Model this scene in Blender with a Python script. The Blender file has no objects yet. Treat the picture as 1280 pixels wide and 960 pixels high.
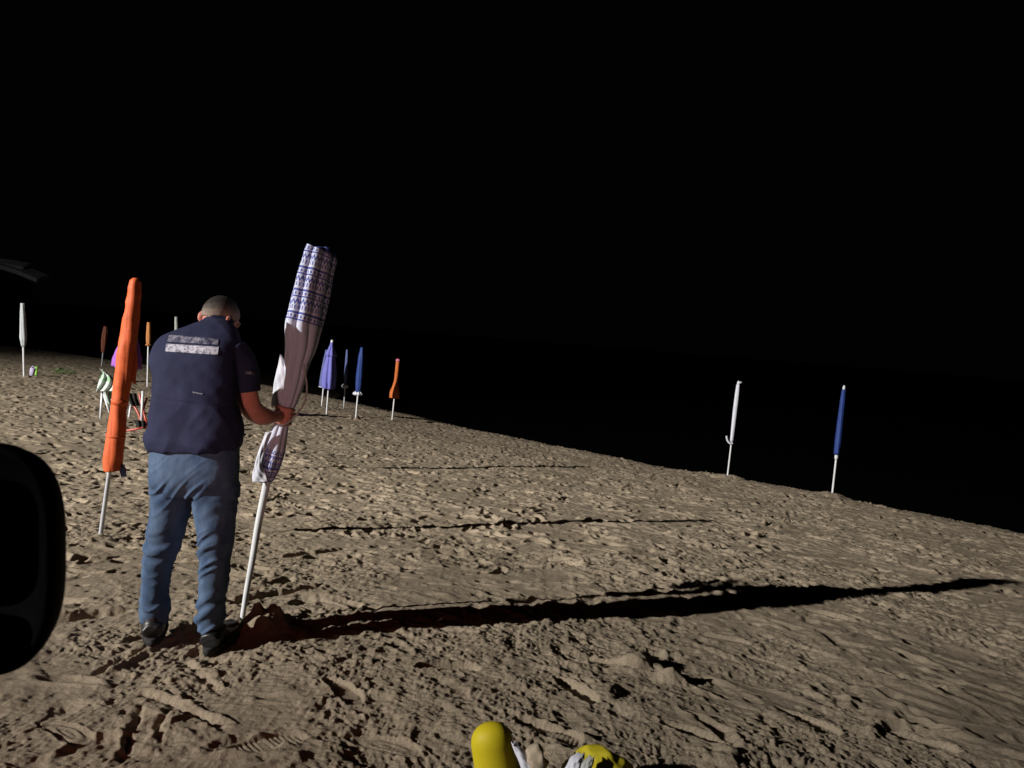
import bpy, bmesh, math, random
import numpy as np
from mathutils import Vector, Matrix
random.seed(7)
rng = np.random.default_rng(11)
scene = bpy.context.scene
COL = scene.collection
R = math.radians
CAMZ = 1.55                                   # the photographer's eye above the sand, metres

# ------------------------------------------------------------------ camera
F, HC, ROLL = 960.0, 415.0, 4.6
pt = math.atan((480 - HC) / F); th = R(ROLL)
fv = np.array([0, math.cos(pt), -math.sin(pt)])
r0 = np.array([1.0, 0, 0]); u0 = np.array([0, math.sin(pt), math.cos(pt)])
rv = math.cos(th) * r0 + math.sin(th) * u0
uv_ = math.cos(th) * u0 - math.sin(th) * r0
O = np.array([0, 0, CAMZ])

def ray(px, py):
    d = fv + (px - 640) / F * rv - (py - 480) / F * uv_
    return d / d[1]

def W(px, py, Y):
    """World point seen in the photograph at (px, py) when it lies Y metres ahead."""
    return Vector(O + ray(px, py) * Y)

cam = bpy.data.cameras.new('camera'); camo = bpy.data.objects.new('camera', cam); COL.objects.link(camo)
camo.matrix_world = Matrix(((rv[0], uv_[0], -fv[0], 0), (rv[1], uv_[1], -fv[1], 0), (rv[2], uv_[2], -fv[2], CAMZ), (0, 0, 0, 1)))
cam.sensor_width = 36; cam.lens = 27; cam.clip_start = .05; cam.clip_end = 800
cam.dof.use_dof = True; cam.dof.focus_distance = 6.0; cam.dof.aperture_fstop = 9.0
scene.camera = camo

# ------------------------------------------------------------------ the lie of the beach
CTL = [W(222, 808, 3.45), W(303, 772, 3.80), W(125, 681, 5.92), W(30, 472, 21.7), W(184, 485, 23.36), W(408, 518, 21.97),
       W(445, 525, 21.94), W(490, 525, 23.43), W(909, 598, 16.54), W(1040, 620, 14.70)]
EXT = [(0, 0, -1.42), (-6, 1, -1.45), (6, 0, -1.6), (-20, 4, -1.5), (-30, 20, -2.0), (12, 4, -2.1), (9, 9, -2.45), (-28, 40, -2.6),
       (-10, 36, -3.1), (0, 30, -3.4), (20, 10, -2.8), (14, 20, -3.1), (-29, -12, -1.4)]
A = np.array([tuple(c) for c in CTL] + [(x, y, z + CAMZ) for x, y, z in EXT])

def fit(A, lam=.02):
    X = A[:, :2]; n = len(X)
    d = np.linalg.norm(X[:, None] - X[None], axis=2)
    K = np.where(d > 0, d ** 2 * np.log(d + 1e-9), 0) / 100 + lam * np.eye(n)
    Pm = np.c_[np.ones(n), X]
    return np.linalg.solve(np.block([[K, Pm], [Pm.T, np.zeros((3, 3))]]), np.r_[A[:, 2], 0, 0, 0])
WT = fit(A)

def smooth(x): 
    x = np.clip(x, 0, 1); return x * x * (3 - 2 * x)

# brow of the beach: beyond it the sand falls to the sea
BROW = np.array([(26, -2), (16, 4), (11, 8.6), (8.5, 12.1), (6.6, 14.75), (4.9, 16.9), (3.0, 19.0), (0, 22.6), (-3.6, 25.6), (-9, 30), (-15, 33.5), (-22, 36), (-60, 46)])

def brow_dist(x, y):
    """signed distance past the brow (positive on the sea side)"""
    best = np.full(x.shape, 1e9); sgn = np.ones(x.shape)
    for (ax, ay), (bx, by) in zip(BROW[:-1], BROW[1:]):
        dx, dy = bx - ax, by - ay; L2 = dx * dx + dy * dy
        t = np.clip(((x - ax) * dx + (y - ay) * dy) / L2, 0, 1)
        d = np.hypot(x - ax - t * dx, y - ay - t * dy)
        s = np.sign(dx * (y - ay) - dy * (x - ax))
        m = d < best; best = np.where(m, d, best); sgn = np.where(m, s, sgn)
    return -best * sgn

def base(x, y):
    x = np.asarray(x, float); y = np.asarray(y, float)
    z = WT[-3] + WT[-2] * x + WT[-1] * y
    for i in range(len(A)):
        d = np.hypot(x - A[i, 0], y - A[i, 1]); z = z + WT[i] * d ** 2 * np.log(d + 1e-9) / 100
    return z

def terrain(x, y):
    z = base(x, y)
    s = brow_dist(x, y)
    a = np.clip(s + .5, 0, None)
    steep = .30 - .17 * smooth((3 - x) / 8)
    z = z - steep * np.where(a < 1.6, a * a / 3.2, a - .8)
    z = np.maximum(z, -4.6 + .002 * s)
    # low bank of sand far along the beach
    z = z + 2.4 * np.exp(-((x + 21.5) / 5.5) ** 2 - ((y - 56) / 7) ** 2)
    return z

def hit(px, py, tmax=80):
    t = np.linspace(.3, tmax, 6000); q = O + ray(px, py) * t[:, None]
    g = base(q[:, 0], q[:, 1]); k = int(np.argmax(q[:, 2] < g))
    return Vector(q[k])

# ------------------------------------------------------------------ noise
def _h(ix, iy, seed):
    n = (ix.astype(np.int64) * 374761393 + iy.astype(np.int64) * 668265263 + seed * 1442695041) & 0xffffffff
    n = ((n ^ (n >> 13)) * 1274126177) & 0xffffffff
    n = (n ^ (n >> 16)) & 0xffffffff
    return n / 4294967295.0

def vn(x, y, seed=0):
    ix = np.floor(x); iy = np.floor(y); fx = x - ix; fy = y - iy
    fx = fx * fx * fx * (fx * (fx * 6 - 15) + 10); fy = fy * fy * fy * (fy * (fy * 6 - 15) + 10)
    a = _h(ix, iy, seed); b = _h(ix + 1, iy, seed); c = _h(ix, iy + 1, seed); d = _h(ix + 1, iy + 1, seed)
    return (a + (b - a) * fx) * (1 - fy) + (c + (d - c) * fx) * fy

def vn3(p, sc, seed=0):
    """3-D-ish value noise from two crossed 2-D slices, range -1..1"""
    x, y, z = p[:, 0] * sc[0], p[:, 1] * sc[1], p[:, 2] * sc[2]
    return vn(x + 3.1, z + .37 * y, seed) + vn(y + 7.7, z + .41 * x, seed + 5) - 1.0

# ------------------------------------------------------------------ materials
def mat(name, build=None, base_color=(.5, .5, .5), rough=.6, spec=.3, metal=0.0):
    m = bpy.data.materials.new(name); m.use_nodes = True
    nt = m.node_tree; b = nt.nodes['Principled BSDF']
    b.inputs['Base Color'].default_value = (*base_color, 1); b.inputs['Roughness'].default_value = rough
    b.inputs['Specular IOR Level'].default_value = spec; b.inputs['Metallic'].default_value = metal
    if build: build(nt, b)
    return m

def N(nt, t, **kw):
    n = nt.nodes.new(t)
    for k, v in kw.items():
        if k in n.inputs: n.inputs[k].default_value = v
        else: setattr(n, k, v)
    return n

def noise_mix(c1, c2, scale, bump=0.0, bscale=None, coord='Object', detail=6, lo=.35, hi=.65, stretch=None, dist=.01):
    def f(nt, b):
        tc = N(nt, 'ShaderNodeTexCoord'); src = tc.outputs[coord]
        if stretch:
            mp = N(nt, 'ShaderNodeMapping'); mp.inputs['Scale'].default_value = stretch
            nt.links.new(src, mp.inputs['Vector']); src = mp.outputs['Vector']
        n = N(nt, 'ShaderNodeTexNoise', Scale=scale, Detail=detail, Roughness=.65)
        nt.links.new(src, n.inputs['Vector'])
        r = N(nt, 'ShaderNodeValToRGB')
        r.color_ramp.elements[0].position = lo; r.color_ramp.elements[1].position = hi
        r.color_ramp.elements[0].color = (*c1, 1); r.color_ramp.elements[1].color = (*c2, 1)
        nt.links.new(n.outputs['Fac'], r.inputs['Fac']); nt.links.new(r.outputs['Color'], b.inputs['Base Color'])
        if bump:
            n2 = N(nt, 'ShaderNodeTexNoise', Scale=bscale or scale * 3, Detail=5, Roughness=.7)
            nt.links.new(src, n2.inputs['Vector'])
            bp = N(nt, 'ShaderNodeBump', Strength=bump, Distance=dist)
            nt.links.new(n2.outputs['Fac'], bp.inputs['Height']); nt.links.new(bp.outputs['Normal'], b.inputs['Normal'])
    return f

def sand_nodes(nt, b):
    tc = N(nt, 'ShaderNodeTexCoord')
    big = N(nt, 'ShaderNodeTexNoise', Scale=.9, Detail=5, Roughness=.6); nt.links.new(tc.outputs['Object'], big.inputs['Vector'])
    fine = N(nt, 'ShaderNodeTexNoise', Scale=160, Detail=4, Roughness=.8); nt.links.new(tc.outputs['Object'], fine.inputs['Vector'])
    r = N(nt, 'ShaderNodeValToRGB')
    r.color_ramp.elements[0].position = .3; r.color_ramp.elements[1].position = .7
    r.color_ramp.elements[0].color = (.275, .226, .168, 1); r.color_ramp.elements[1].color = (.385, .315, .240, 1)
    nt.links.new(big.outputs['Fac'], r.inputs['Fac'])
    g = N(nt, 'ShaderNodeValToRGB')
    g.color_ramp.elements[0].position = .36; g.color_ramp.elements[1].position = .62
    g.color_ramp.elements[0].color = (.62, .61, .60, 1); g.color_ramp.elements[1].color = (1.08, 1.06, 1.02, 1)
    nt.links.new(fine.outputs['Fac'], g.inputs['Fac'])
    mx = N(nt, 'ShaderNodeMix', data_type='RGBA', blend_type='MULTIPLY'); mx.inputs[0].default_value = 1
    nt.links.new(r.outputs['Color'], mx.inputs[6]); nt.links.new(g.outputs['Color'], mx.inputs[7])
    nt.links.new(mx.outputs[2], b.inputs['Base Color'])
    n2 = N(nt, 'ShaderNodeTexNoise', Scale=48, Detail=9, Roughness=.78); nt.links.new(tc.outputs['Object'], n2.inputs['Vector'])
    bp = N(nt, 'ShaderNodeBump', Strength=.9, Distance=.016)
    nt.links.new(n2.outputs['Fac'], bp.inputs['Height']); nt.links.new(bp.outputs['Normal'], b.inputs['Normal'])

def pattern_nodes(nt, b):
    """white cloth with printed blue bands, dots and chevrons (UV: x round the canopy, y along it in metres)"""
    uv = N(nt, 'ShaderNodeUVMap'); sp = N(nt, 'ShaderNodeSeparateXYZ'); nt.links.new(uv.outputs['UV'], sp.inputs[0])
    def M(op, a, bb=None, c=None):
        m = N(nt, 'ShaderNodeMath', operation=op)
        for i, v in enumerate((a, bb, c)):
            if v is None: continue
            if isinstance(v, (int, float)): m.inputs[i].default_value = v
            else: nt.links.new(v, m.inputs[i])
        return m.outputs[0]
    U, V = sp.outputs[0], sp.outputs[1]
    band = M('FRACT', M('MULTIPLY', V, 8.6))                               # one motif every 11.6 cm
    edge = M('LESS_THAN', band, .10)
    edge2 = M('MULTIPLY', M('GREATER_THAN', band, .30), M('LESS_THAN', band, .37))
    zz = M('PINGPONG', M('MULTIPLY', U, 30), .5)
    chev = M('LESS_THAN', M('ABSOLUTE', M('SUBTRACT', M('SUBTRACT', band, .46), M('MULTIPLY', zz, .38))), .075)
    tooth = M('MULTIPLY', M('GREATER_THAN', M('FRACT', M('MULTIPLY', U, 38)), .55), M('MULTIPLY', M('GREATER_THAN', band, .72), M('LESS_THAN', band, .90)))
    tooth2 = M('MULTIPLY', M('GREATER_THAN', M('FRACT', M('MULTIPLY', U, 30)), .5), M('MULTIPLY', M('GREATER_THAN', band, .14), M('LESS_THAN', band, .27)))
    s = M('MINIMUM', M('ADD', M('ADD', edge, M('ADD', edge2, chev)), M('ADD', tooth, tooth2)), 1.0)
    top = M('LESS_THAN', V, 1.0)
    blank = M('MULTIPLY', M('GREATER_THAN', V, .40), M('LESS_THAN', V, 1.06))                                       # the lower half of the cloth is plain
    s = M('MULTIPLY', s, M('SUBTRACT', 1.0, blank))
    hem_shade = M('MULTIPLY', M('GREATER_THAN', V, 1.07), M('LESS_THAN', V, 1.20))
    s = M('ABSOLUTE', M('SUBTRACT', s, hem_shade))                            # print inverted at the hem: shade on the lower canopy put into colour
    mx = N(nt, 'ShaderNodeMix', data_type='RGBA'); nt.links.new(s, mx.inputs[0])
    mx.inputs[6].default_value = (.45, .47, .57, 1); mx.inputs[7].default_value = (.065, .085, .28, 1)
    nt.links.new(mx.outputs[2], b.inputs['Base Color'])

def cloth(name, c, rough=.75, var=.78, scale=14, spec=.25):
    c2 = tuple(v * var for v in c)
    return mat(name, noise_mix(c2, c, scale, .35, 60, dist=.004), rough=rough, spec=spec)

M_ = dict(
    sand=mat('sand', sand_nodes, rough=1, spec=.05),
    water=mat('sea_water', noise_mix((.0010, .0014, .0016), (.0016, .0022, .0025), .4, .5, 2.0, dist=.1), rough=.5, spec=.05),
    orange=cloth('orange_nylon', (.62, .112, .034), .6),
    dull_orange=cloth('dull_orange_cloth', (.50, .13, .03)),
    tan=cloth('tan_cloth', (.46, .19, .06)),
    rust=cloth('rust_cloth', (.20, .07, .04)),
    lilac=cloth('lilac_cloth', (.15, .15, .46)),
    slate=cloth('slate_blue_cloth', (.10, .12, .28)),
    royal=cloth('royal_blue_cloth', (.018, .042, .185), .6),
    purple=cloth('purple_cloth', (.30, .10, .42)),
    white=cloth('white_cloth', (.55, .55, .62), var=.9),
    grey_white=cloth('grey_white_cloth', (.42, .45, .47), var=.85),
    pale=cloth('pale_grey_cloth', (.34, .35, .33), var=.85),
    brown=cloth('brown_cloth', (.13, .075, .068), var=.6, scale=9),
    pink=cloth('pink_cloth', (.55, .16, .24)),
    pole=mat('white_pole', noise_mix((.50, .50, .52), (.62, .62, .64), 9), rough=.4, spec=.5),
    steel=mat('dull_aluminium', noise_mix((.40, .41, .45), (.52, .53, .57), 12), rough=.38, spec=.5, metal=.35),
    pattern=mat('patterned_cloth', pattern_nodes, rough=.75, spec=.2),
    skin=mat('skin', noise_mix((.45, .175, .13), (.54, .22, .165), 30, .35, 110, dist=.003), rough=.55, spec=.3),
    shirt=cloth('navy_cloth', (.0165, .0195, .055), .85, .7, 7),
    print_=mat('reflective_print', noise_mix((.28, .28, .38), (.85, .85, .95), 62, .1, 60, stretch=(1, 1, .55), detail=3, lo=.36, hi=.54), rough=.5),
    print_dim=mat('worn_print', noise_mix((.08, .08, .15), (.52, .52, .62), 62, .1, 60, stretch=(1, 1, .55), detail=3, lo=.40, hi=.66), rough=.5),
    denim=mat('denim', noise_mix((.030, .055, .112), (.098, .145, .228), 8, .6, 220, lo=.28, hi=.72, stretch=(1.6, 1.6, .8), dist=.004, detail=9), rough=.9, spec=.1),
    leather=mat('black_leather', noise_mix((.010, .010, .011), (.02, .02, .022), 20, .35, 60, dist=.004), rough=.42, spec=.5),
    rubber=mat('black_rubber', noise_mix((.012, .012, .012), (.02, .02, .02), 30, .2, 90), rough=.8),
    black_plastic=mat('black_plastic', noise_mix((.0010, .0010, .0011), (.0016, .0016, .0017), 120), rough=.6, spec=.02),
    mirror=mat('mirror_glass', noise_mix((.02, .022, .025), (.03, .032, .036), 3), rough=.05, spec=.5, metal=1),
    car=mat('dark_car_paint', noise_mix((.01, .011, .013), (.014, .015, .017), 40), rough=.25, spec=.5),
    yellow=mat('yellow_plastic', noise_mix((.43, .345, .010), (.49, .39, .013), 5, .06, 120), rough=.55, spec=.2),
    yellow_cloth=cloth('yellow_nylon', (.46, .385, .020), .6, .85),
    beige=cloth('beige_canvas', (.42, .34, .25), .9, .6, 30),
    dark_cloth=cloth('black_cloth', (.014, .013, .012), .9),
    red=mat('red_metal', noise_mix((.30, .030, .02), (.40, .045, .03), 20), rough=.4, spec=.5),
    wood=mat('dark_wood', noise_mix((.012, .011, .010), (.025, .022, .02), 5, .3, 30, stretch=(1, 1, .1)), rough=.9),
    roof=mat('roof_sheet', noise_mix((.20, .20, .22), (.38, .37, .38), 1.2, .3, 7, stretch=(3, 1, .6)), rough=.8),
    leaf=cloth('green_leaf', (.10, .17, .05), .7),
    toy_green=mat('green_plastic', noise_mix((.18, .42, .05), (.24, .5, .07), 20), rough=.4),
    toy_purple=mat('lilac_plastic', noise_mix((.36, .32, .48), (.48, .44, .58), 25), rough=.5),
    hair=None, towel=None)

def hair_nodes(nt, b):
    """clipper-cut hair: dark on the crown, fading to stubble over skin at the nape"""
    tc = N(nt, 'ShaderNodeTexCoord'); sp = N(nt, 'ShaderNodeSeparateXYZ'); nt.links.new(tc.outputs['Generated'], sp.inputs[0])
    n = N(nt, 'ShaderNodeTexNoise', Scale=9, Detail=5); nt.links.new(tc.outputs['Generated'], n.inputs['Vector'])
    ad = N(nt, 'ShaderNodeMath', operation='MULTIPLY_ADD'); nt.links.new(n.outputs['Fac'], ad.inputs[0]); ad.inputs[1].default_value = .25
    nt.links.new(sp.outputs[2], ad.inputs[2])
    r = N(nt, 'ShaderNodeValToRGB'); e = r.color_ramp.elements
    e[0].position = .18; e[0].color = (.27, .17, .125, 1); e[1].position = .92; e[1].color = (.018, .015, .013, 1)
    x = e.new(.5); x.color = (.22, .175, .145, 1); x = e.new(.72); x.color = (.075, .062, .054, 1)
    nt.links.new(ad.outputs[0], r.inputs['Fac']); nt.links.new(r.outputs['Color'], b.inputs['Base Color'])
    n2 = N(nt, 'ShaderNodeTexNoise', Scale=120, Detail=3); nt.links.new(tc.outputs['Generated'], n2.inputs['Vector'])
    bp = N(nt, 'ShaderNodeBump', Strength=.5, Distance=.004); nt.links.new(n2.outputs['Fac'], bp.inputs['Height']); nt.links.new(bp.outputs['Normal'], b.inputs['Normal'])
M_['hair'] = mat('short_hair', hair_nodes, rough=.8, spec=.2)

def towel_nodes(nt, b):
    tc = N(nt, 'ShaderNodeTexCoord')
    v = N(nt, 'ShaderNodeTexVoronoi', Scale=8); nt.links.new(tc.outputs['Object'], v.inputs['Vector'])
    r = N(nt, 'ShaderNodeValToRGB'); r.color_ramp.interpolation = 'CONSTANT'; e = r.color_ramp.elements
    e[0].color = (.22, .36, .22, 1); e[1].position = .24; e[1].color = (.42, .47, .44, 1)
    x = e.new(.62); x.color = (.11, .20, .13, 1); x = e.new(.72); x.color = (.45, .50, .46, 1)
    sp = N(nt, 'ShaderNodeSeparateColor'); nt.links.new(v.outputs['Color'], sp.inputs[0])
    nt.links.new(sp.outputs[0], r.inputs['Fac']); nt.links.new(r.outputs['Color'], b.inputs['Base Color'])
M_['towel'] = mat('green_white_fabric', towel_nodes, rough=.85)

# ------------------------------------------------------------------ object helpers
def obj(name, bm_or_me, m=None, parent=None, smooth_=True):
    if isinstance(bm_or_me, bmesh.types.BMesh):
        bmesh.ops.recalc_face_normals(bm_or_me, faces=bm_or_me.faces)
        me = bpy.data.meshes.new(name); bm_or_me.to_mesh(me); bm_or_me.free()
    else:
        me = bm_or_me
    if smooth_:
        me.polygons.foreach_set('use_smooth', [True] * len(me.polygons))
    if m: 
        me.materials.clear(); me.materials.append(m)
    o = bpy.data.objects.new(name, me); COL.objects.link(o)
    if parent is not None:
        o.parent = parent; o.matrix_parent_inverse = parent_inv(parent)
    return o

def parent_inv(p):
    m = Matrix.Translation(p.location) if p.type == 'EMPTY' else Matrix()
    if p.type == 'EMPTY': return m.inverted()
    return Matrix()

def thing(name, label, cat, loc, group=None):
    o = bpy.data.objects.new(name, None); COL.objects.link(o); o.location = loc
    o.empty_display_size = .1
    o['label'] = label; o['category'] = cat
    if group: o['group'] = group
    return o

def tag(o, label, cat, group=None):
    o['label'] = label; o['category'] = cat
    if group: o['group'] = group

def frame(d, ref=Vector((1, 0, 0))):
    d = d.normalized()
    a = ref - d * ref.dot(d)
    if a.length < 1e-3: a = Vector((0, 1, 0)) - d * d.y
    a.normalize(); return a, d.cross(a)

def loft(bm, pts, rad, n=14, folds=0, amp=0.0, twist=0.0, uvscale=True, cap=True, ref=Vector((1, 0, 0)), phase=0.0, wob=0.0, seed=0):
    """skin rings along a path; rad: numbers or (ru, rv) pairs; folds: pleats of a gathered cloth"""
    pts = [Vector(p) for p in pts]; rings = []; L = 0.0
    uvl = bm.loops.layers.uv.verify(); vs = []
    rr = random.Random(seed)
    lob = [rr.uniform(.6, 1.3) for _ in range(max(folds, 1))]
    for i, p in enumerate(pts):
        d = (pts[min(i + 1, len(pts) - 1)] - pts[max(i - 1, 0)])
        a, b = frame(d, ref)
        ru, rvv = rad[i] if isinstance(rad[i], (tuple, list)) else (rad[i], rad[i])
        if i: L += (p - pts[i - 1]).length
        vs.append(L); ring = []
        am = amp[i] if isinstance(amp, (list, tuple)) else amp
        for k in range(n):
            t = 2 * math.pi * k / n; s = 1.0
            if folds:
                q = (t / (2 * math.pi) * folds + twist * L + phase) % folds
                s = 1 - am + am * lob[int(q) % folds] * (abs(math.sin(math.pi * (q % 1)))) ** .7 * 1.4
            if wob: s *= 1 + wob * math.sin(3 * t + 17 * L + seed) * math.sin(9 * L + seed)
            ring.append(bm.verts.new(p + a * (ru * s * math.cos(t)) + b * (rvv * s * math.sin(t))))
        rings.append(ring)
    for i in range(len(rings) - 1):
        for k in range(n):
            f = bm.faces.new((rings[i][k], rings[i][(k + 1) % n], rings[i + 1][(k + 1) % n], rings[i + 1][k]))
            us = (k / n, (k + 1) / n, (k + 1) / n, k / n); vv = (vs[i], vs[i], vs[i + 1], vs[i + 1])
            for l, uu, v2 in zip(f.loops, us, vv): l[uvl].uv = (uu, v2)
    if cap:
        bm.faces.new(rings[0][::-1]); bm.faces.new(rings[-1])
    return rings

def spline(ctrl, m=6):
    """Catmull-Rom through tuples"""
    c = np.array([list(map(float, np.ravel(np.array(x, dtype=float)))) for x in ctrl]); out = []
    for i in range(len(c) - 1):
        p0 = c[max(i - 1, 0)]; p1 = c[i]; p2 = c[i + 1]; p3 = c[min(i + 2, len(c) - 1)]
        for j in range(m):
            t = j / m
            out.append(.5 * (2 * p1 + (p2 - p0) * t + (2 * p0 - 5 * p1 + 4 * p2 - p3) * t * t + (3 * p1 - p0 - 3 * p2 + p3) * t ** 3))
    out.append(c[-1]); return np.array(out)

def ball(bm, c, r, seg=16, rot=None):
    r = r if isinstance(r, (tuple, list)) else (r, r, r)
    m = Matrix.Translation(Vector(c)) @ (rot.to_4x4() if rot else Matrix()) @ Matrix.Diagonal((*r, 1))
    bmesh.ops.create_uvsphere(bm, u_segments=seg, v_segments=max(8, seg // 2), radius=1, matrix=m)

def box(bm, c, s, rot=None):
    m = Matrix.Translation(Vector(c)) @ (rot.to_4x4() if rot else Matrix()) @ Matrix.Diagonal((s[0], s[1], s[2], 1))
    return bmesh.ops.create_cube(bm, size=1, matrix=m)['verts']

def tube(bm, pts, r, n=10):
    pts = list(pts); loft(bm, pts, r if isinstance(r, (list, tuple)) else [r] * len(pts), n)

def fused(bm, voxel, it=6):
    """fuse overlapping shapes into one continuous skin"""
    bmesh.ops.recalc_face_normals(bm, faces=bm.faces)
    me = bpy.data.meshes.new('fuse'); bm.to_mesh(me); bm.free()
    o = bpy.data.objects.new('fuse', me); COL.objects.link(o)
    m = o.modifiers.new('r', 'REMESH'); m.mode = 'VOXEL'; m.voxel_size = voxel
    s = o.modifiers.new('s', 'SMOOTH'); s.iterations = it; s.factor = .5
    bpy.context.view_layer.update()
    dg = bpy.context.evaluated_depsgraph_get()
    out = bpy.data.meshes.new_from_object(o.evaluated_get(dg))
    bpy.data.objects.remove(o); bpy.data.meshes.remove(me)
    return out

def co(me):
    a = np.empty(len(me.vertices) * 3, np.float32); me.vertices.foreach_get('co', a); return a.reshape(-1, 3).astype(float)
def setco(me, a):
    me.vertices.foreach_set('co', a.astype(np.float32).ravel()); me.update()
def nrm(me):
    a = np.empty(len(me.vertices) * 3, np.float32); me.vertices.foreach_get('normal', a); return a.reshape(-1, 3).astype(float)

# ------------------------------------------------------------------ the sand
def make_sand():
    fine = np.arange(-.68, .6801, .00155)
    g = []; s = .003; t = .68
    while t < 1.45: t += s; g.append(t); s = min(s * 1.12, .03)
    g = np.array(g); TH = np.concatenate([-g[::-1], fine, g])
    rr = [.5]
    while rr[-1] < 120:
        q = rr[-1]
        if q < 2.15: st = max(.0017 * q, .02 * (2.15 - q) + .0037)
        elif q < 40: st = max(.0017 * q, .30 * q * q / (2.3 * 768))
        else: st = .02 * q
        rr.append(q + st)
    RR = np.array(rr)
    print('sand grid', len(TH), len(RR))
    T, Q = np.meshgrid(TH, RR)
    X = np.sin(T) * Q; Y = np.cos(T) * Q
    Z = terrain(X, Y)
    sd = brow_dist(X, Y)
    # rolling hummocks
    Z += .05 * (vn(X * .55 + 4, Y * .55, 1) - .5) + .036 * (vn(X * 1.3, Y * 1.3, 2) - .5)
    wx = X + .10 * (vn(X * 4, Y * 4, 3) - .5); wy = Y + .10 * (vn(X * 4 + 9, Y * 4, 4) - .5)
    patch = smooth((vn(X * .8 + 2, Y * .8 + 5, 5) * .6 + vn(X * 2.3, Y * 2.3, 6) * .4 - .28) / .4)      # trampled or smooth
    rough = (.24 + .66 * patch) * (1 + .35 * smooth((Q - 4) / 4))
    ra = np.abs(2 * vn(wx * 5.2, wy * 5.2, 7) - 1); rb = np.abs(2 * vn(wx * 11, wy * 11, 8) - 1)
    Z += rough * (.018 * (vn(wx * 3.2, wy * 3.2, 9) - .5) + -.011 * (ra - .5) - .012 * (rb - .5) - .008 * (np.abs(2 * vn(wx * 23, wy * 23, 10) - 1) - .5) + .006 * (vn(wx * 34, wy * 34, 28) - .5))
    near = 1 + .3 * smooth((Q - 4) / 4) - 1.3 * smooth((Q - 22) / 8)
    Z += near * (.12 + 1.05 * patch ** 1.5) * (-.0060 * (np.abs(2 * vn(wx * 41, wy * 41, 30) - 1) - .5) + .0050 * (vn(wx * 83, wy * 83, 31) - .5) + .0030 * (vn(X * 150, Y * 150, 32) - .5))
    # wind- and foot-drawn streaks running down towards the right
    a = (X * .72 - Y * .69); b2 = (X * .69 + Y * .72)
    streak = vn(a * 3.2 + .6 * vn(b2 * 2, a * 2, 12), b2 * 13, 11)
    Z += (.5 + .6 * smooth((X + 1) / 3)) * .015 * np.clip(streak - .52, 0, 1) * 2
    # crumbs and clods of damp sand
    cl = vn(wx * 36, wy * 36, 13); Z += (.2 + patch) * .014 * np.clip(cl - .66, 0, 1) * (Q < 14)
    c2 = vn(wx * 62, wy * 62, 14); Z += (.25 + patch) * .009 * np.clip(c2 - .55, 0, 1) * (Q < 8)
    c3 = vn(X * 13 + 3, Y * 13, 15); Z += (.05 + .03 * smooth((Q - 4) / 5)) * np.clip(c3 - .80, 0, 1) * (Q < 28)
    pits = vn(X * 9 + 30, Y * 9, 16); Z -= (.07 + .17 * smooth((Q - 4) / 5)) * np.clip(pits - .77, 0, 1)

    def window(cx, cy, rad):
        r_ = math.hypot(cx, cy); t_ = math.atan2(cx, cy)
        i0, i1 = np.searchsorted(RR, (r_ - rad, r_ + rad)); j0, j1 = np.searchsorted(TH, (t_ - rad / r_, t_ + rad / r_))
        return slice(i0, i1), slice(j0, j1)
    def local(cx, cy, ang, w):
        dx = X[w] - cx; dy = Y[w] - cy
        return dx * math.cos(ang) + dy * math.sin(ang), -dx * math.sin(ang) + dy * math.cos(ang)
    # footprints all over
    n = 0
    while n < 5200:
        t_ = rng.uniform(-.8, .8); r_ = 1.6 + 28 * math.sqrt(rng.uniform(0, 1))
        cx, cy = math.sin(t_) * r_, math.cos(t_) * r_; n += 1
        w = window(cx, cy, .36)
        if X[w].size < 4: continue
        ang = rng.normal(-.7, .9) if rng.uniform() < .7 else rng.uniform(0, 6.28)
        a_, b_ = local(cx, cy, ang, w)
        L, Wd = rng.uniform(.09, .16), rng.uniform(.035, .065); dep = rng.uniform(.004, .017) * (1 + 1.35 * min(1, max(0, (cy - 4) / 5))) * (1.7 if rng.uniform() < .10 else 1)
        b_ = b_ - .25 * a_ * a_ / L * rng.choice((-1, 1))
        q = (a_ / L) ** 2 + (b_ / Wd) ** 2
        Z[w] += -dep * np.exp(-q ** 1.6) + dep * .55 * np.exp(-((np.sqrt(q) - 1.35) / .33) ** 2) * (.6 + .8 * vn(X[w] * 14, Y[w] * 14, 20))
    # shoe prints with treads close to the car
    def shoe(cx, cy, ang, L=.145, dep=.010, style=0):
        w = window(cx, cy, .3); a_, b_ = local(cx, cy, ang, w)
        Wd = .046 + .010 * np.clip(a_ / L, -1, 1)
        b_ = b_ + .1 * a_ ** 2 / L
        q = (np.abs(a_) / L) ** 3.2 + (np.abs(b_) / Wd) ** 2.4
        ins = 1 - smooth((q - .8) / .35)
        flat = terrain(np.array([cx]), np.array([cy]))[0]
        tz = flat - dep + .25 * (Z[w] - flat) + (terrain(X[w], Y[w]) - flat)
        if style == 0: tz = tz + .0030 * (.3 + vn(a_ * 25 + cx, b_ * 25 + cy, 27)) * np.sin((a_ + .2 * b_) * 2 * math.pi / .019) * (np.abs(a_) > .012)
        else: tz = tz + .0022 * np.cos(np.sqrt(q) * 2 * math.pi * 2.1 + 3 * vn(a_ * 20, b_ * 20, 26))
        Z[w] = Z[w] * (1 - ins) + tz * ins + .006 * np.exp(-((q - 1.25) / .3) ** 2) * vn(X[w] * 20, Y[w] * 20, 21)
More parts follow.
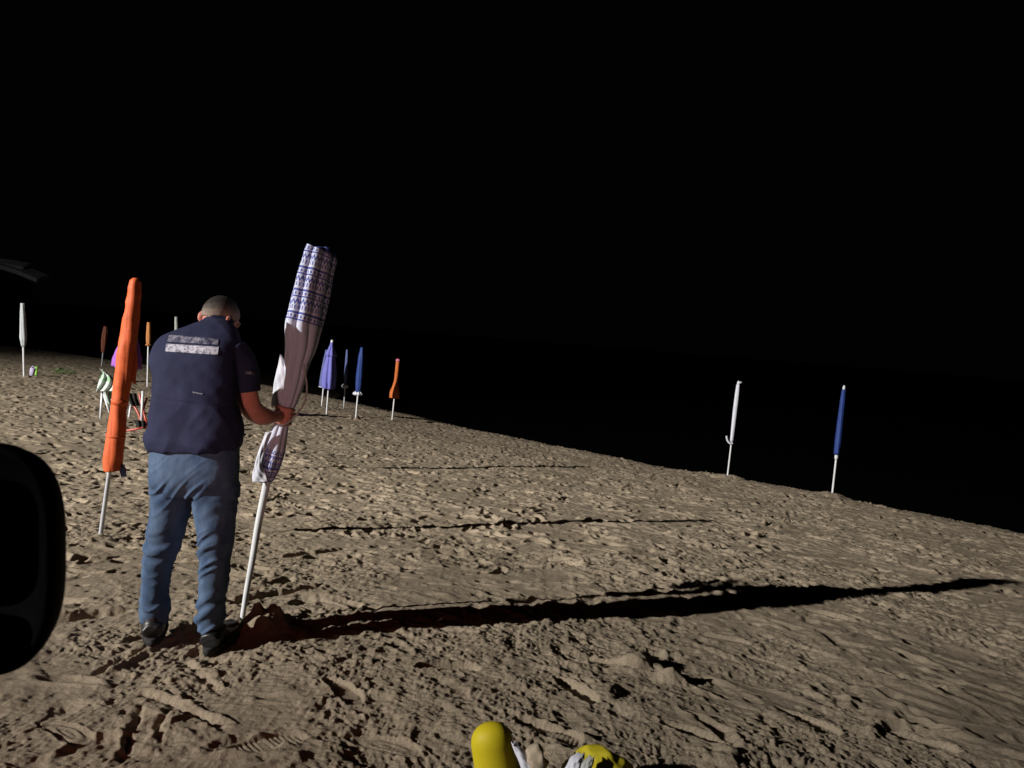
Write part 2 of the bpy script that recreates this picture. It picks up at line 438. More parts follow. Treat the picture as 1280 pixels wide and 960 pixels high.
    for px, py, ang, st in ((685, 922, -.55, 0), (83, 912, -.55, 1), (745, 830, -.4, 0), (1010, 905, -.75, 0), (430, 865, -.9, 0), (870, 925, -.6, 0),
                            (905, 800, -.3, 0), (1120, 850, -.6, 1), (560, 840, .2, 0), (720, 870, -1.0, 1), (960, 830, -.8, 0), (330, 930, .6, 0),
                            (600, 690, -.4, 0), (1150, 930, -.5, 0), (480, 930, -.3, 1), (1030, 770, -.5, 0), (100, 760, .9, 0), (700, 705, -.6, 0)):
        h = hit(px, py); shoe(h.x, h.y, ang, style=st)
    # dragged grooves with a thrown-up ridge beside them
    def groove(p0, p1, wd, dep, side=1, ridge=.7):
        A0, A1 = hit(*p0), hit(*p1); cx, cy = (A0.x + A1.x) / 2, (A0.y + A1.y) / 2
        ln = math.hypot(A1.x - A0.x, A1.y - A0.y) / 2; w = window(cx, cy, ln + .25)
        a_, b_ = local(cx, cy, math.atan2(A1.y - A0.y, A1.x - A0.x), w)
        b_ = b_ + .03 * (vn(a_ * 7 + cx, a_ * 0 + cy, 23) - .5) + .02 * (vn(a_ * 30 + cx, b_ * 30, 24) - .5)
        e = 1 - smooth((np.abs(a_) - ln + .05) / .1)
        Z[w] += e * (-dep * np.exp(-(b_ / wd) ** 2) + ridge * dep * np.exp(-((b_ - side * wd * 2.0) / wd) ** 2))
    groove((178, 862), (278, 908), .018, .015, 1, .8); groove((228, 822), (268, 858), .016, .014, 1, .7)
    groove((175, 878), (152, 955), .014, .017, -1, .3); groove((205, 885), (198, 925), .012, .013, -1, .3)
    groove((760, 838), (850, 852), .024, .022, -1, .5); groove((70, 770), (160, 760), .022, .03, 1, .8); groove((345, 700), (430, 690), .02, .025, 1, .6)
    groove((255, 770), (120, 835), .02, .03, 1, .8); groove((850, 850), (905, 875), .02, .02, -1, .5); groove((290, 750), (400, 735), .018, .03, 1, .8)
    def mound(c, rad, h, lump=.3):
        w = window(c.x, c.y, rad * 3); q = np.hypot(X[w] - c.x, Y[w] - c.y) / rad
        Z[w] += h * np.exp(-q ** 2.4) * (1 - lump + 2 * lump * vn(X[w] * 16, Y[w] * 16, 25))
    mound(hit(331, 789), .105, .12, .45); mound(hit(352, 780), .07, .05, .5); mound(hit(290, 778), .06, .05, .4); mound(hit(700, 935), .10, .03)
    mound(hit(800, 838), .11, .055, .4); mound(hit(835, 850), .07, .05, .5)
    for px, py in ((909, 598), (1040, 620), (445, 525), (30, 472)): mound(hit(px, py), .28, .07)
    for px, py in ((125, 681), (184, 485), (490, 525)): mound(hit(px, py), .16, .035)
    nr, nc = X.shape
    v = np.stack([X, Y, Z], -1).reshape(-1, 3).astype(np.float32)
    idx = np.arange(nr * nc).reshape(nr, nc)
    f = np.stack([idx[:-1, :-1], idx[1:, :-1], idx[1:, 1:], idx[:-1, 1:]], -1).reshape(-1, 4)
    me = bpy.data.meshes.new('beach_sand')
    me.vertices.add(len(v)); me.vertices.foreach_set('co', v.ravel())
    me.loops.add(f.size); me.loops.foreach_set('vertex_index', f.ravel().astype(np.int32))
    me.polygons.add(len(f)); me.polygons.foreach_set('loop_start', np.arange(0, f.size, 4, dtype=np.int32))
    me.update(); 
    me.polygons.foreach_set('use_smooth', np.ones(len(f), bool))
    me.flip_normals()
    o = obj('beach_sand', me, M_['sand']); o['kind'] = 'structure'
    return o
make_sand()

bm = bmesh.new()
vs = [bm.verts.new(p) for p in ((-300, -60, -4.35), (500, -60, -4.35), (500, 600, -4.35), (-300, 600, -4.35))]; bm.faces.new(vs)
o = obj('sea_water', bm, M_['water']); o['kind'] = 'structure'

# ------------------------------------------------------------------ closed beach umbrellas
UG = 'closed beach umbrellas planted in the sand'

def umbrella(label, bpx, tpx, c0, c1, prof, m, pole_m='pole', pole_r=.017, folds=7, amp=.2, hem=None, finial=None, Y=None, strap=None, group=UG, twist=.4, seed=1, depth=1.0, bend=0.0):
    """pole from pixel bpx to tpx; canopy between fractions c0..c1 of the pole with radii prof (bottom to top)"""
    b = hit(*bpx) if Y is None else W(*bpx, Y)
    t = W(*tpx, b.y)
    root = thing('beach_umbrella', label, 'umbrella', b, group)
    ax = t - b
    bw = lambda s: b + ax * s + Vector((bend * 4 * s * (1 - s), 0, 0))
    bm = bmesh.new(); tube(bm, [b - ax.normalized() * .25] + [bw(i / 8 * min(1, c1 + .0)) for i in range(9)], pole_r, 12)
    obj('pole', bm, M_[pole_m], root)
    k = 26; pr = spline([(p,) for p in prof], 8).ravel()
    pts = [bw(c0 + (c1 - c0) * i / k) for i in range(k + 1)]
    rad = [float(np.interp(i / k, np.linspace(0, 1, len(pr)), pr)) for i in range(k + 1)]
    bm = bmesh.new(); loft(bm, pts, [(q, q * depth) for q in rad], 56, folds, amp, twist, seed=seed, wob=.03)
    cn = obj('canopy', bm, M_[m], root)
    if hem:
        hm, hr, hl = hem
        bm = bmesh.new(); hp = [bw(c0 - hl / ax.length * q) for q in (1, .6, .25, -.2)]
        loft(bm, hp, [hr * .75, hr, hr * .9, rad[0] * .9], 40, 8, .45, 0, seed=seed + 3); obj('hem', bm, M_[hm], cn)
    if finial:
        fm, fr = finial
        bm = bmesh.new(); loft(bm, [bw(c1 - .004), bw(c1 + .012), bw(c1 + .03), bw(c1 + .04)], [fr * .7, fr, fr * .8, fr * .25], 12); obj('finial', bm, M_[fm], root)
    if strap:
        sm, ps, wd = strap
        P3 = [W(x, y, b.y - .06) for x, y in ps]; sp = spline([tuple(p) for p in P3], 6)
        bm = bmesh.new(); loft(bm, [Vector(p) for p in sp], [(wd, wd * .35)] * len(sp), 8); obj('tie_strap', bm, M_[sm], root)
    return root

# the orange one by the man
up = lambda xs: xs
ob = W(124, 681, 5.92); oroot = thing('beach_umbrella', 'tall bright orange nylon umbrella wrapped shut, beside the man in navy, grey pole', 'umbrella', ob, UG)
def OP(x, y): return W(x, y, 5.92)
bm = bmesh.new(); tube(bm, [OP(124, 681) - Vector((.05, 0, .2)), OP(124, 681), OP(137, 588), OP(150, 500)], .0165, 14); obj('pole', bm, M_['steel'], oroot)
ctrl = [(140.8, 588, 10.4), (140.9, 578, 11.4), (143, 560, 11.2), (146, 538, 10.6), (148, 515, 9.8), (149.6, 503, 9.1), (150.8, 497, 9.5), (152.6, 482, 9.9), (157, 450, 10.4), (161, 420, 10.4), (165, 390, 9.2),
        (167.6, 368, 8.2), (169, 354, 7.4), (169.4, 350, 6.0), (169.6, 347.6, 3.0)]
sp = spline(ctrl, 6); S = 5.92 / 960
bm = bmesh.new(); loft(bm, [OP(a, b) for a, b, c in sp], [c * S for a, b, c in sp], 72, 5, .07, 1.0, seed=4, wob=.035)
me = bpy.data.meshes.new('canopy'); bmesh.ops.recalc_face_normals(bm, faces=bm.faces); bm.to_mesh(me); bm.free()
me.polygons.foreach_set('use_smooth', [True] * len(me.polygons)); me.update()
p = co(me); nn = nrm(me)
setco(me, p + nn * (.006 * vn3(p, (11, 11, 5), 31) + .005 * (1 - 2 * np.abs(vn3(p, (15, 15, 9), 33))))[:, None])
cn = obj('canopy', me, M_['orange'], oroot)
bm = bmesh.new(); loft(bm, [OP(149.3, 505.5), OP(149.9, 501.5), OP(150.3, 499)], [9.9 * S, 10.0 * S, 9.7 * S], 40); obj('tie_band', bm, M_['orange'], cn)
bm = bmesh.new(); loft(bm, [OP(144.6, 546), OP(145, 543)], [11.4 * S, 11.4 * S], 40); obj('tie_band', bm, M_['orange'], cn)
bm = bmesh.new(); loft(bm, [OP(150, 580), OP(153, 586), OP(155, 596)], [(3 * S, 1.2 * S), (4.5 * S, 1.2 * S), (3.5 * S, 1.2 * S)], 12); obj('hem_scrap', bm, M_['slate'], cn)
sp = spline([tuple(OP(168, 437)), tuple(OP(169, 455)), tuple(OP(167, 470)), tuple(OP(168.5, 480))], 6)
bm = bmesh.new(); loft(bm, [Vector(q) for q in sp], [(.9 * S + .016 * math.sin(math.pi * min(1, .15 + i / len(sp) * .8)), .006) for i in range(len(sp))], 10); obj('tie_strap', bm, M_['orange'], oroot)

umbrella('white closed umbrella standing alone at the far left, thick wrapped canopy', (30, 472), (28, 379), .42, 1, (.05, .088, .082, .076, .064, .05), 'grey_white', 'pole', .026, 6, .1, seed=2)
umbrella('dark rusty brown closed umbrella far back, leaning slightly right, left of the orange one', (127, 457), (132, 408), .34, 1, (.06, .085, .10, .095, .065), 'rust', 'steel', .022, 6, .2, seed=3)
umbrella('short tan wrapped umbrella on a thin pole between the orange umbrella and the man', (184, 484), (186, 403), .665, 1, (.055, .068, .068, .064, .06, .05), 'tan', 'pole', .022, 5, .08, hem=('tan', .09, .05), seed=5)
umbrella('pale thin wrapped umbrella whose tip shows just above the man\'s left shoulder', (222, 480), (220, 396), .40, 1, (.055, .06, .058, .055, .045), 'pale', 'pole', .02, 5, .08, seed=6)
umbrella('purple half-folded umbrella mostly hidden behind the orange one', (152, 512), (166, 402), .48, 1, (.29, .26, .19, .11, .05), 'purple', 'pole', .018, 8, .35, seed=7)
umbrella('plain lilac blue umbrella hanging loose and half folded, widest of the far group', (408, 518), (415, 427), .355, .985, (.185, .21, .19, .15, .10, .045), 'lilac', 'pole', .021, 8, .38, finial=('white', .045), seed=8, twist=.05)
lil = [o for o in COL.objects if o.name.startswith('beach_umbrella') and o['label'].startswith('plain lilac')][0]
b = lil.location; t = W(415, 427, b.y); ax = t - b
bm = bmesh.new(); loft(bm, [b + ax * s for s in (.80, .84, .9, .96, .985)], [.165, .14, .09, .05, .03], 40, 8, .35, 0, seed=9); obj('canopy_vent', bm, M_['lilac'], [c for c in lil.children if c.name.startswith('canopy')][0])
umbrella('slate umbrella right behind the lilac one, only its pole and white hem showing', (402.5, 503), (409, 436), .30, .98, (.15, .13, .1, .05), 'slate', 'pole', .022, 6, .2, hem=('white', .15, .04), seed=10, Y=24.6)
umbrella('thinnest slate blue umbrella, dim, between the lilac and the royal blue ones', (430, 505), (434, 437), .36, 1, (.045, .052, .05, .046, .042, .03), 'slate', 'steel', .022, 6, .1, hem=('white', .10, .12), seed=11, Y=25.5)
umbrella('royal blue wrapped umbrella in the far group, white frill at its hem', (444.5, 525), (452.5, 434), .385, 1, (.075, .092, .098, .088, .078, .04), 'royal', 'pole', .022, 6, .12, hem=('white', .115, .09), seed=12)
umbrella('orange flared umbrella with a pink top, right end of the far group', (490, 526), (498, 446), .36, .93, (.15, .14, .085, .055, .055, .055, .055), 'dull_orange', 'pole', .021, 6, .1, finial=('pink', .075), seed=13)
umbrella('slim white wrapped umbrella on the brow, hooked strap at its foot', (909, 598), (923, 479), .385, .985, (.034, .038, .042, .046, .047, .045, .038), 'white', 'pole', .018, 5, .06, finial=('white', .03), strap=('white', ((908, 545), (909.5, 551), (913, 554.5), (916, 554)), .020), seed=14)
umbrella('royal blue wrapped umbrella alone on the brow at the right, bare white pole', (1040, 620), (1055, 485), .385, .985, (.052, .060, .058, .056, .052, .048, .038), 'royal', 'pole', .019, 6, .08, finial=('white', .028), seed=15)
# small cap strip that sticks out of the white one's top
wr = [o for o in COL.objects if o.get('label', '').startswith('slim white')][0]
bm = bmesh.new(); loft(bm, [W(922.5, 480, wr.location.y), W(924.5, 478.3, wr.location.y), W(927.5, 478, wr.location.y)], [.02, .028, .018], 10); obj('cap', bm, M_['white'], wr)
br = [o for o in COL.objects if o.get('label', '').startswith('royal blue wrapped umbrella alone')][0]
q = br.location; t = W(1055, 485, q.y)
bm = bmesh.new(); loft(bm, [q + (t - q) * s for s in (.345, .352, .385)], [.03, .033, .033], 14); obj('pole_collar', bm, M_['pole'], br)
# one that the man hides; only its long thin shadow shows
umbrella('closed umbrella hidden behind the man, known by its thin shadow on the sand', (274, 586), (286, 396), .40, 1, (.05, .07, .07, .065, .05), 'royal', 'pole', .017, 6, .1, seed=16)

# ------------------------------------------------------------------ the umbrella the man holds
HY = 3.95
def HP(x, y, dy=0.0): return W(x, y, 3.83 + dy + .12 * (772 - y) / 300)
hs = HY / 960
hroot = thing('beach_umbrella', 'blue and white patterned umbrella gripped by the man, pole pushed into the sand', 'umbrella', HP(303, 772), 'umbrella being planted')
del hroot['group']
axis = [(301, 786), (303, 772), (309, 735), (315.5, 700), (323, 655), (333, 606), (338, 582), (349, 540), (355, 519), (366, 480), (379, 420), (391, 360), (400, 316)]
sp = spline(axis, 6)
bm = bmesh.new(); loft(bm, [HP(x, y) for x, y in sp], [float(np.interp(y, (312, 600, 640, 700, 772), (.012, .0195, .0185, .0165, .0125))) for x, y in sp], 14); obj('pole', bm, M_['pole'], hroot)
# upper cloth, top to the grip: (x, y, half width px)
ctrl = [(402, 311.8, 3), (402, 313, 16), (400, 318, 18.5), (397, 330, 19), (392, 350, 20), (387, 372, 20.5), (383, 392, 20.5), (378.5, 410, 20.5), (376, 432, 18), (371, 455, 14.5), (367, 478, 12.5), (361, 500, 10.5), (356.5, 514, 8.5), (355, 521, 8), (352, 530, 8.5), (347, 546, 11), (341, 565, 14), (335, 582, 14.5), (331, 596, 12), (329, 602, 8)]
sp = spline(ctrl, 7)
pts = [HP(x, y) for x, y, w in sp]; rad = [(w * hs, w * hs * float(np.interp(y, (312, 400, 440, 602), (1.45, 1.45, .9, .8)))) for x, y, w in sp]
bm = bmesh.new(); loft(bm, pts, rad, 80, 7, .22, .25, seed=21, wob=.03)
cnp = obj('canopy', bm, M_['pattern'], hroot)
def flap(name, rows, m, par, PX, bulge, seed, th_=.003, n=14, wob=.006):
    """a loose piece of cloth: rows (left px, right px, y px, depth offset), bowed and wrinkled, with thickness"""
    rows = spline(rows, 6); bm = bmesh.new(); g = []
    for i, (xl, xr_, y, dd) in enumerate(rows):
        line = []
        for k in range(n + 1):
            t = k / n; q = PX(xl + (xr_ - xl) * t, y, dd)
            q.y += -bulge * math.sin(math.pi * t) + wob * (math.sin(t * 8 + i * .5 + seed) + .6 * math.sin(t * 17 - i * .8 + seed * 2))
            line.append(bm.verts.new(q))
        g.append(line)
    for a_, b_ in zip(g[:-1], g[1:]):
        for k in range(n): bm.faces.new((a_[k], a_[k + 1], b_[k + 1], b_[k]))
    bmesh.ops.recalc_face_normals(bm, faces=bm.faces); bmesh.ops.solidify(bm, geom=bm.faces[:], thickness=th_)
    return obj(name, bm, M_[m], par)
flap('canopy_flap', [(350.5, 352, 443, 0), (347.5, 358, 456, 0), (344.5, 365, 468, -.01), (342, 361, 482, -.01), (340, 355.5, 496, -.01), (338.5, 351.5, 508, -.01)], 'white', cnp, HP, .012, 3, wob=.0018)
flap('canopy_flap', [(333, 339, 540, -.06), (325, 333, 560, -.06), (319, 328, 580, -.06), (315.5, 333, 594, -.055), (316.5, 335, 602, -.05)], 'white', cnp, HP, .01, 5, wob=.0025)  # white strip painted in as the lit left edge of the lower canopy
sp = spline([tuple(HP(379, 455, -.09)), tuple(HP(383.5, 482, -.1)), tuple(HP(381, 502, -.1)), tuple(HP(371, 518, -.1)), tuple(HP(359, 529, -.1)), tuple(HP(350, 533, -.09))], 8)
bm = bmesh.new(); loft(bm, [Vector(q) for q in sp], [(.0052, .003)] * len(sp), 8); obj('tie_strap', bm, M_['pale'], hroot)

# ------------------------------------------------------------------ the man
PY = 3.46
man = thing('person', 'man seen from behind in navy shirt and jeans, bending over a patterned umbrella', 'person', W(222, 808, PY))
xr = Vector(rv)
def ring_loft(bm, rings, n=40, e=2.3):
    """rings: (pxL, pxR, py, Y, depth radius) read off the silhouette"""
    rings = spline(rings, 5); out = []
    for xl, xr_, y, Yc, dr in rings:
        c = W((xl + xr_) / 2, y, Yc); hw = (xr_ - xl) / 2 * Yc / 960; ring = []
        for k in range(n):
            t = 2 * math.pi * k / n; cx, sx = math.cos(t), math.sin(t)
            ring.append(bm.verts.new(c + xr * (hw * math.copysign(abs(cx) ** (2 / e), cx)) + Vector((0, dr * math.copysign(abs(sx) ** (2 / e), sx), 0))))
        out.append(ring)
    for a, b in zip(out[:-1], out[1:]):
        for k in range(n): bm.faces.new((a[k], a[(k + 1) % n], b[(k + 1) % n], b[k]))
    bm.faces.new(out[0][::-1]); bm.faces.new(out[-1])

# right arm and hand on the umbrella
sh_r, el_r, wr_r = W(296, 436, 3.58), W(313, 512, 3.62), W(341, 521, 3.80)
grip = HP(355, 519); gax = (HP(366, 480) - HP(349, 540)).normalized()
bm = bmesh.new()
ring_loft(bm, [(198, 288, 560, 3.46, .10), (202, 286, 500, 3.48, .10), (204, 288, 450, 3.53, .10), (206, 292, 430, 3.57, .09), (225, 290, 415, 3.61, .075), (250, 287, 405, 3.65, .055), (257, 290, 398, 3.68, .052), (262, 291, 392, 3.70, .05)], 28, 2)
loft(bm, [W(222, 438, 3.58), sh_r], [.050, .042], 16)
arm = spline([(*sh_r, .040), (*W(306, 455, 3.588), .040), (*W(307, 472, 3.595), .042), (*W(308.5, 492, 3.60), .051), (*W(314, 510, 3.63), .050), (*W(325, 519, 3.69), .047), (*W(335, 521, 3.76), .039), (*wr_r, .030), (*(wr_r.lerp(grip, .5)), .029)], 5)
loft(bm, [Vector(q[:3]) for q in arm], [float(q[3]) for q in arm], 20)
sh_l, el_l, wr_l = W(210, 440, 3.60), W(208, 500, 3.74), W(248, 492, 3.86)
arm = spline([(*sh_l, .040), (*W(208, 470, 3.68), .042), (*el_l, .043), (*W(228, 499, 3.82), .04), (*wr_l, .03), (*W(256, 490, 3.885), .03)], 5)
loft(bm, [Vector(q[:3]) for q in arm], [float(q[3]) for q in arm], 20)
# legs inside the jeans
for hip, knee, ank in ((W(217, 585, 3.46), W(203, 690, 3.49), W(192, 775, 3.49)), (W(270, 585, 3.46), W(270, 690, 3.46), W(262, 788, 3.45))):
    lg = spline([(*hip, .068), (*hip.lerp(knee, .5), .058), (*knee, .044), (*knee.lerp(ank, .35), .04), (*ank, .03), (*(ank + Vector((0, .05, -.05))), .034)], 4)
    loft(bm, [Vector(q[:3]) for q in lg], [float(q[3]) for q in lg], 18)
def hand(bm, g, axv, frm, rg, mirror=1):
    """a hand closed round a rod of radius rg at g with direction axv, arriving from frm"""
    e1 = (frm - g); e1 = (e1 - axv * e1.dot(axv)).normalized(); e2 = axv.cross(e1) * mirror
    P = lambda ang, rad, h: g + e1 * (rad * math.cos(ang)) + e2 * (rad * math.sin(ang)) + axv * h
    rp = rg + .014
    for h in (-.034, -.011, .012, .034):                       # palm slab, bowed round the rod
        loft(bm, [P(a, rp + .004, h) for a in (-.75, -.3, .2, .7, 1.05)], [(.013, .0145)] * 5, 12)
    ln = (.82, .95, 1.0, .9)
    for i, h in enumerate((-.035, -.0117, .0117, .035)):
        a0, a1 = 1.0, 1.0 + 3.4 * ln[i] * (.040 / (rg + .010)) * .78
        ks = np.linspace(a0, a1, 9)
        loft(bm, [P(a, rg + .0105, h + .002 * j / 8) for j, a in enumerate(ks)], [.0098, .0096, .0098, .0092, .009, .0092, .0084, .0078, .0058], 10)
    ks = np.linspace(-.6, -2.5, 7)
    loft(bm, [P(a, rg + .012 + .004 * math.sin(j), .030 + .004 * j) for j, a in enumerate(ks)], [.014, .0135, .012, .0112, .0112, .010, .007], 10)
hand(bm, grip, gax, wr_r, .032)
# left hand relaxed in front of the belly
hl = W(262, 489, 3.90)
for k, (dx, dz, L) in enumerate(((.0, .034, .07), (.0, .011, .078), (.0, -.012, .074), (.0, -.034, .058))):
    o0 = hl + Vector((.03, 0, dz)); loft(bm, [o0, o0 + Vector((L * .45, .006, -.004)), o0 + Vector((L * .8, -.008, -.008)), o0 + Vector((L, -.026, -.010))], [.0098, .0092, .0085, .006], 10)
    loft(bm, [hl + Vector((-.05, 0, dz * .6)), hl + Vector((.034, 0, dz))], [(.015, .014), (.012, .0115)], 10)
loft(bm, [hl + Vector((-.03, -.005, .03)), hl + Vector((.005, -.02, .055)), hl + Vector((.035, -.03, .06))], [.013, .012, .008], 10)
# head: bowed forward, turned a little to the right
HCN = W(276.5, 398, 3.72)
HR = (Matrix.Rotation(R(-24), 3, 'Z') @ Matrix.Rotation(R(-30), 3, 'X') @ Matrix.Rotation(R(6), 3, 'Y'))
def HL(x, y, z): return HCN + HR @ Vector((x, y, z))
ball(bm, HL(0, -.012, .012), (.073, .091, .089), 32, HR)
ball(bm, HL(0, .03, -.045), (.060, .062, .070), 24, HR)
ball(bm, HL(0, .066, -.088), (.030, .026, .024), 16, HR)              # chin
loft(bm, [HL(0, .082, .022), HL(0, .098, -.005), HL(0, .110, -.026), HL(0, .092, -.036)], [.009, .011, .014, .011], 12)   # nose
loft(bm, [HL(-.045, .074, .026), HL(0, .088, .030), HL(.045, .074, .026)], [.009, .011, .009], 12)                       # brow
for s in (-1, 1):
    ball(bm, HL(.032 * s, .074, .010), .0135, 12, HR); ball(bm, HL(.038 * s, .066, -.022), (.020, .016, .016), 12, HR)
    er = HR @ Matrix.Rotation(R(30 * s), 3, 'Z')
    ball(bm, HL(.085 * s, -.034, -.022), (.010, .020, .031), 16, er); ball(bm, HL(.081 * s, -.026, -.046), (.009, .010, .012), 12, er)
loft(bm, [HL(-.022, .084, -.056), HL(0, .092, -.055), HL(.022, .084, -.056)], [.005, .0075, .005], 10); loft(bm, [HL(-.018, .082, -.066), HL(0, .090, -.066), HL(.018, .082, -.066)], [.005, .007, .005], 10)
loft(bm, [HL(0, -.02, -.03), HL(0, -.035, -.09), W(272, 410, 3.66)], [.056, .056, .062], 20)
body = obj('body', fused(bm, .0048, 4), M_['skin'], man)
bm = bmesh.new()
bmesh.ops.create_uvsphere(bm, u_segments=56, v_segments=40, radius=1)
for v in bm.verts:
    c = v.co.copy(); v.co = Vector((c.x * .0775, c.y * .0955 - .012, c.z * .0935 + .012))
hd = [v for v in bm.verts if v.co.z < -.048 + max(0, v.co.y + .02) * 1.05 or (v.co.y > .055 and v.co.z < .055)]
bmesh.ops.delete(bm, geom=hd, context='VERTS')
p3 = None
for v in bm.verts:
    v.co = HL(*v.co)
me = bpy.data.meshes.new('hair'); bmesh.ops.recalc_face_normals(bm, faces=bm.faces); bmesh.ops.solidify(bm, geom=bm.faces[:], thickness=.003); bm.to_mesh(me); bm.free()
hair = obj('hair', me, M_['hair'], man)

# jeans
bm = bmesh.new()
ring_loft(bm, [(190, 297, 545, 3.46, .118), (189.5, 298.5, 565, 3.455, .128), (189, 298.5, 585, 3.45, .136), (189.5, 297.5, 602, 3.455, .132), (194, 294, 617, 3.46, .105)], 44, 2.4)
ring_loft(bm, [(189, 247, 590, 3.465, .115), (190, 242, 612, 3.47, .108), (189.5, 236.5, 640, 3.475, .098), (185, 227, 670, 3.485, .086), (181, 217, 700, 3.49, .078), (179.5, 212, 725, 3.49, .073), (178, 210, 748, 3.49, .070), (177, 209.5, 768, 3.49, .068), (178.5, 208.5, 776, 3.49, .064)], 36, 2.1)
ring_loft(bm, [(240, 298, 590, 3.46, .115), (242, 297, 612, 3.46, .108), (244, 295, 640, 3.455, .098), (249, 291.5, 672, 3.45, .087), (250, 288, 700, 3.45, .079), (249.5, 284, 728, 3.45, .074), (248.5, 281, 752, 3.45, .070), (247.5, 279.5, 776, 3.45, .068), (249, 278, 786, 3.45, .064)], 36, 2.1)
me = fused(bm, .0062, 5); p = co(me); nn = nrm(me)
knee = np.exp(-((p[:, 2] - W(203, 680, 3.48).z) / .10) ** 2); ankle = np.exp(-((p[:, 2] - W(200, 768, 3.48).z) / .09) ** 2); seat = np.exp(-((p[:, 2] - W(240, 612, 3.46).z) / .05) ** 2)
def creases(p, sx, sz, seed):
    wz = p[:, 2] + .05 * vn3(p, (7, 7, 3), seed + 9) + .10 * p[:, 0] * np.sin(p[:, 0] * 9)
    q = vn(p[:, 0] * sx + p[:, 1] * sx * .6 + 5, wz * sz, seed)
    return 1 - np.abs(2 * q - 1) * 1.6
d = .0045 * vn3(p, (9, 9, 5), 41) + (.3 + knee + 1.3 * ankle + seat) * .0080 * creases(p, 8, 30, 42) * (.4 + 1.2 * vn(p[:, 0] * 9, p[:, 2] * 7, 44)) + .003 * vn3(p, (24, 24, 30), 43)
setco(me, p + nn * d[:, None])
jeans = obj('jeans', me, M_['denim'], man)
# seat seam, back pockets and belt line sit on the cloth
# shirt
bm = bmesh.new()
ring_loft(bm, [(188, 298.5, 561, 3.455, .146), (186.5, 300, 555, 3.455, .148), (185, 300, 547, 3.455, .146), (184.5, 300.5, 538, 3.458, .137), (185.5, 299, 515, 3.465, .134), (187, 296, 490, 3.478, .130), (188.5, 296, 462, 3.51, .128), (191, 299, 440, 3.545, .122), (199, 300, 424, 3.58, .108), (216, 297, 413, 3.61, .090), (238, 292, 405, 3.64, .072), (252, 290, 399, 3.665, .060), (256, 290, 395, 3.68, .055)], 48, 2.35)
arm = spline([(*W(290, 436, 3.57), .066), (*W(303, 452, 3.585), .066), (*W(307, 470, 3.595), .066), (*W(308.5, 482, 3.60), .066), (*W(309.5, 491, 3.60), .066)], 5)
loft(bm, [Vector(q[:3]) for q in arm], [float(q[3]) for q in arm], 24)
arm = spline([(*W(212, 440, 3.59), .066), (*W(207, 458, 3.64), .062), (*W(207, 482, 3.70), .060)], 5)
loft(bm, [Vector(q[:3]) for q in arm], [float(q[3]) for q in arm], 24)
me = fused(bm, .0062, 5); p = co(me); nn = nrm(me)
low = smooth((W(240, 470, 3.5).z - p[:, 2]) / .18)
q = p.copy(); q[:, 0] = p[:, 0] * .8 + p[:, 2] * .55
d = (.35 + low) * .008 * vn3(q, (7, 7, 2.2), 51) + (.3 + low) * .010 * creases(q, 11, 5, 52) * smooth(vn(p[:, 0] * 6, p[:, 2] * 5, 58) * 1.6 - .2) + .003 * vn3(p, (26, 26, 18), 53)
hz = W(240, 556, 3.46).z
d += .006 * np.exp(-((p[:, 2] - hz - .02) / .012) ** 2) * vn3(p, (12, 12, 3), 54)
d += .0042 * (.4 + low) * smooth(vn(p[:, 0] * 5 + 9, p[:, 2] * 6, 59) * 1.8 - .4) * (1 - 2.2 * np.abs(vn3(np.stack([p[:, 0] - p[:, 2] * .7, p[:, 1], p[:, 2] + p[:, 0] * .5], -1), (13, 9, 5), 57)))
d -= .003 * np.exp(-((p[:, 2] - W(240, 500, 3.47).z + .05 * (p[:, 0] + 1.4)) / .006) ** 2)
d -= .003
zz = p[:, 2]; side = smooth((W(215, 452, 3.5).z - zz) / .08) * smooth((zz - hz - .02) / .06)
lf = (side * smooth((W(215, 480, 3.5).x - p[:, 0]) / .08))[:, None]
setco(me, p + nn * d[:, None] + np.array([.022, 0, 0]) * lf)
shirt = obj('shirt', me, M_['shirt'], man)
# the collar
bm = bmesh.new(); loft(bm, [W(272, 410, 3.655), W(274, 404, 3.668), W(275, 399, 3.675)], [(.072, .062), (.066, .058), (.063, .055)], 36, cap=False)
bmesh.ops.solidify(bm, geom=bm.faces[:], thickness=.004); obj('collar', bm, M_['shirt'], shirt)

from mathutils.bvhtree import BVHTree
def on_surface(me, o3, d3, lift):
    bv = on_surface.cache.setdefault(me.name, BVHTree.FromPolygons([v.co.copy() for v in me.vertices], [tuple(f.vertices) for f in me.polygons]))
    h = bv.ray_cast(o3, d3)
    return None if h[0] is None else h[0] - d3 * lift
on_surface.cache = {}
def decal(name, me, corners, m, par, nu=24, nv=5, lift=.004):
    """a printed patch laid on cloth: quad corners in photo pixels (tl, tr, br, bl) dropped on the surface"""
    bm = bmesh.new(); g = []
    for j in range(nv + 1):
        row = []
        for i in range(nu + 1):
            s, t = i / nu, j / nv
            top = Vector(corners[0]).lerp(Vector(corners[1]), s); bot = Vector(corners[3]).lerp(Vector(corners[2]), s); c = top.lerp(bot, t)
            dd = Vector(ray(c.x, c.y)).normalized(); h = on_surface(me, Vector(O), dd, lift)
            row.append(bm.verts.new(h) if h else None)
        g.append(row)
    for j in range(nv):
        for i in range(nu):
            f = (g[j][i], g[j][i + 1], g[j + 1][i + 1], g[j + 1][i])
            if all(f): bm.faces.new(f)
    bmesh.ops.solidify(bm, geom=bm.faces[:], thickness=.0012)
    return obj(name, bm, m, par)
decal('printed_line', shirt.data, [(211, 418.3), (273, 423.5), (272.5, 431), (209, 427)], M_['print_dim'], shirt)
decal('printed_line', shirt.data, [(207.5, 429.5), (273.5, 433.5), (272, 443.5), (206.5, 439.3)], M_['print_'], shirt)
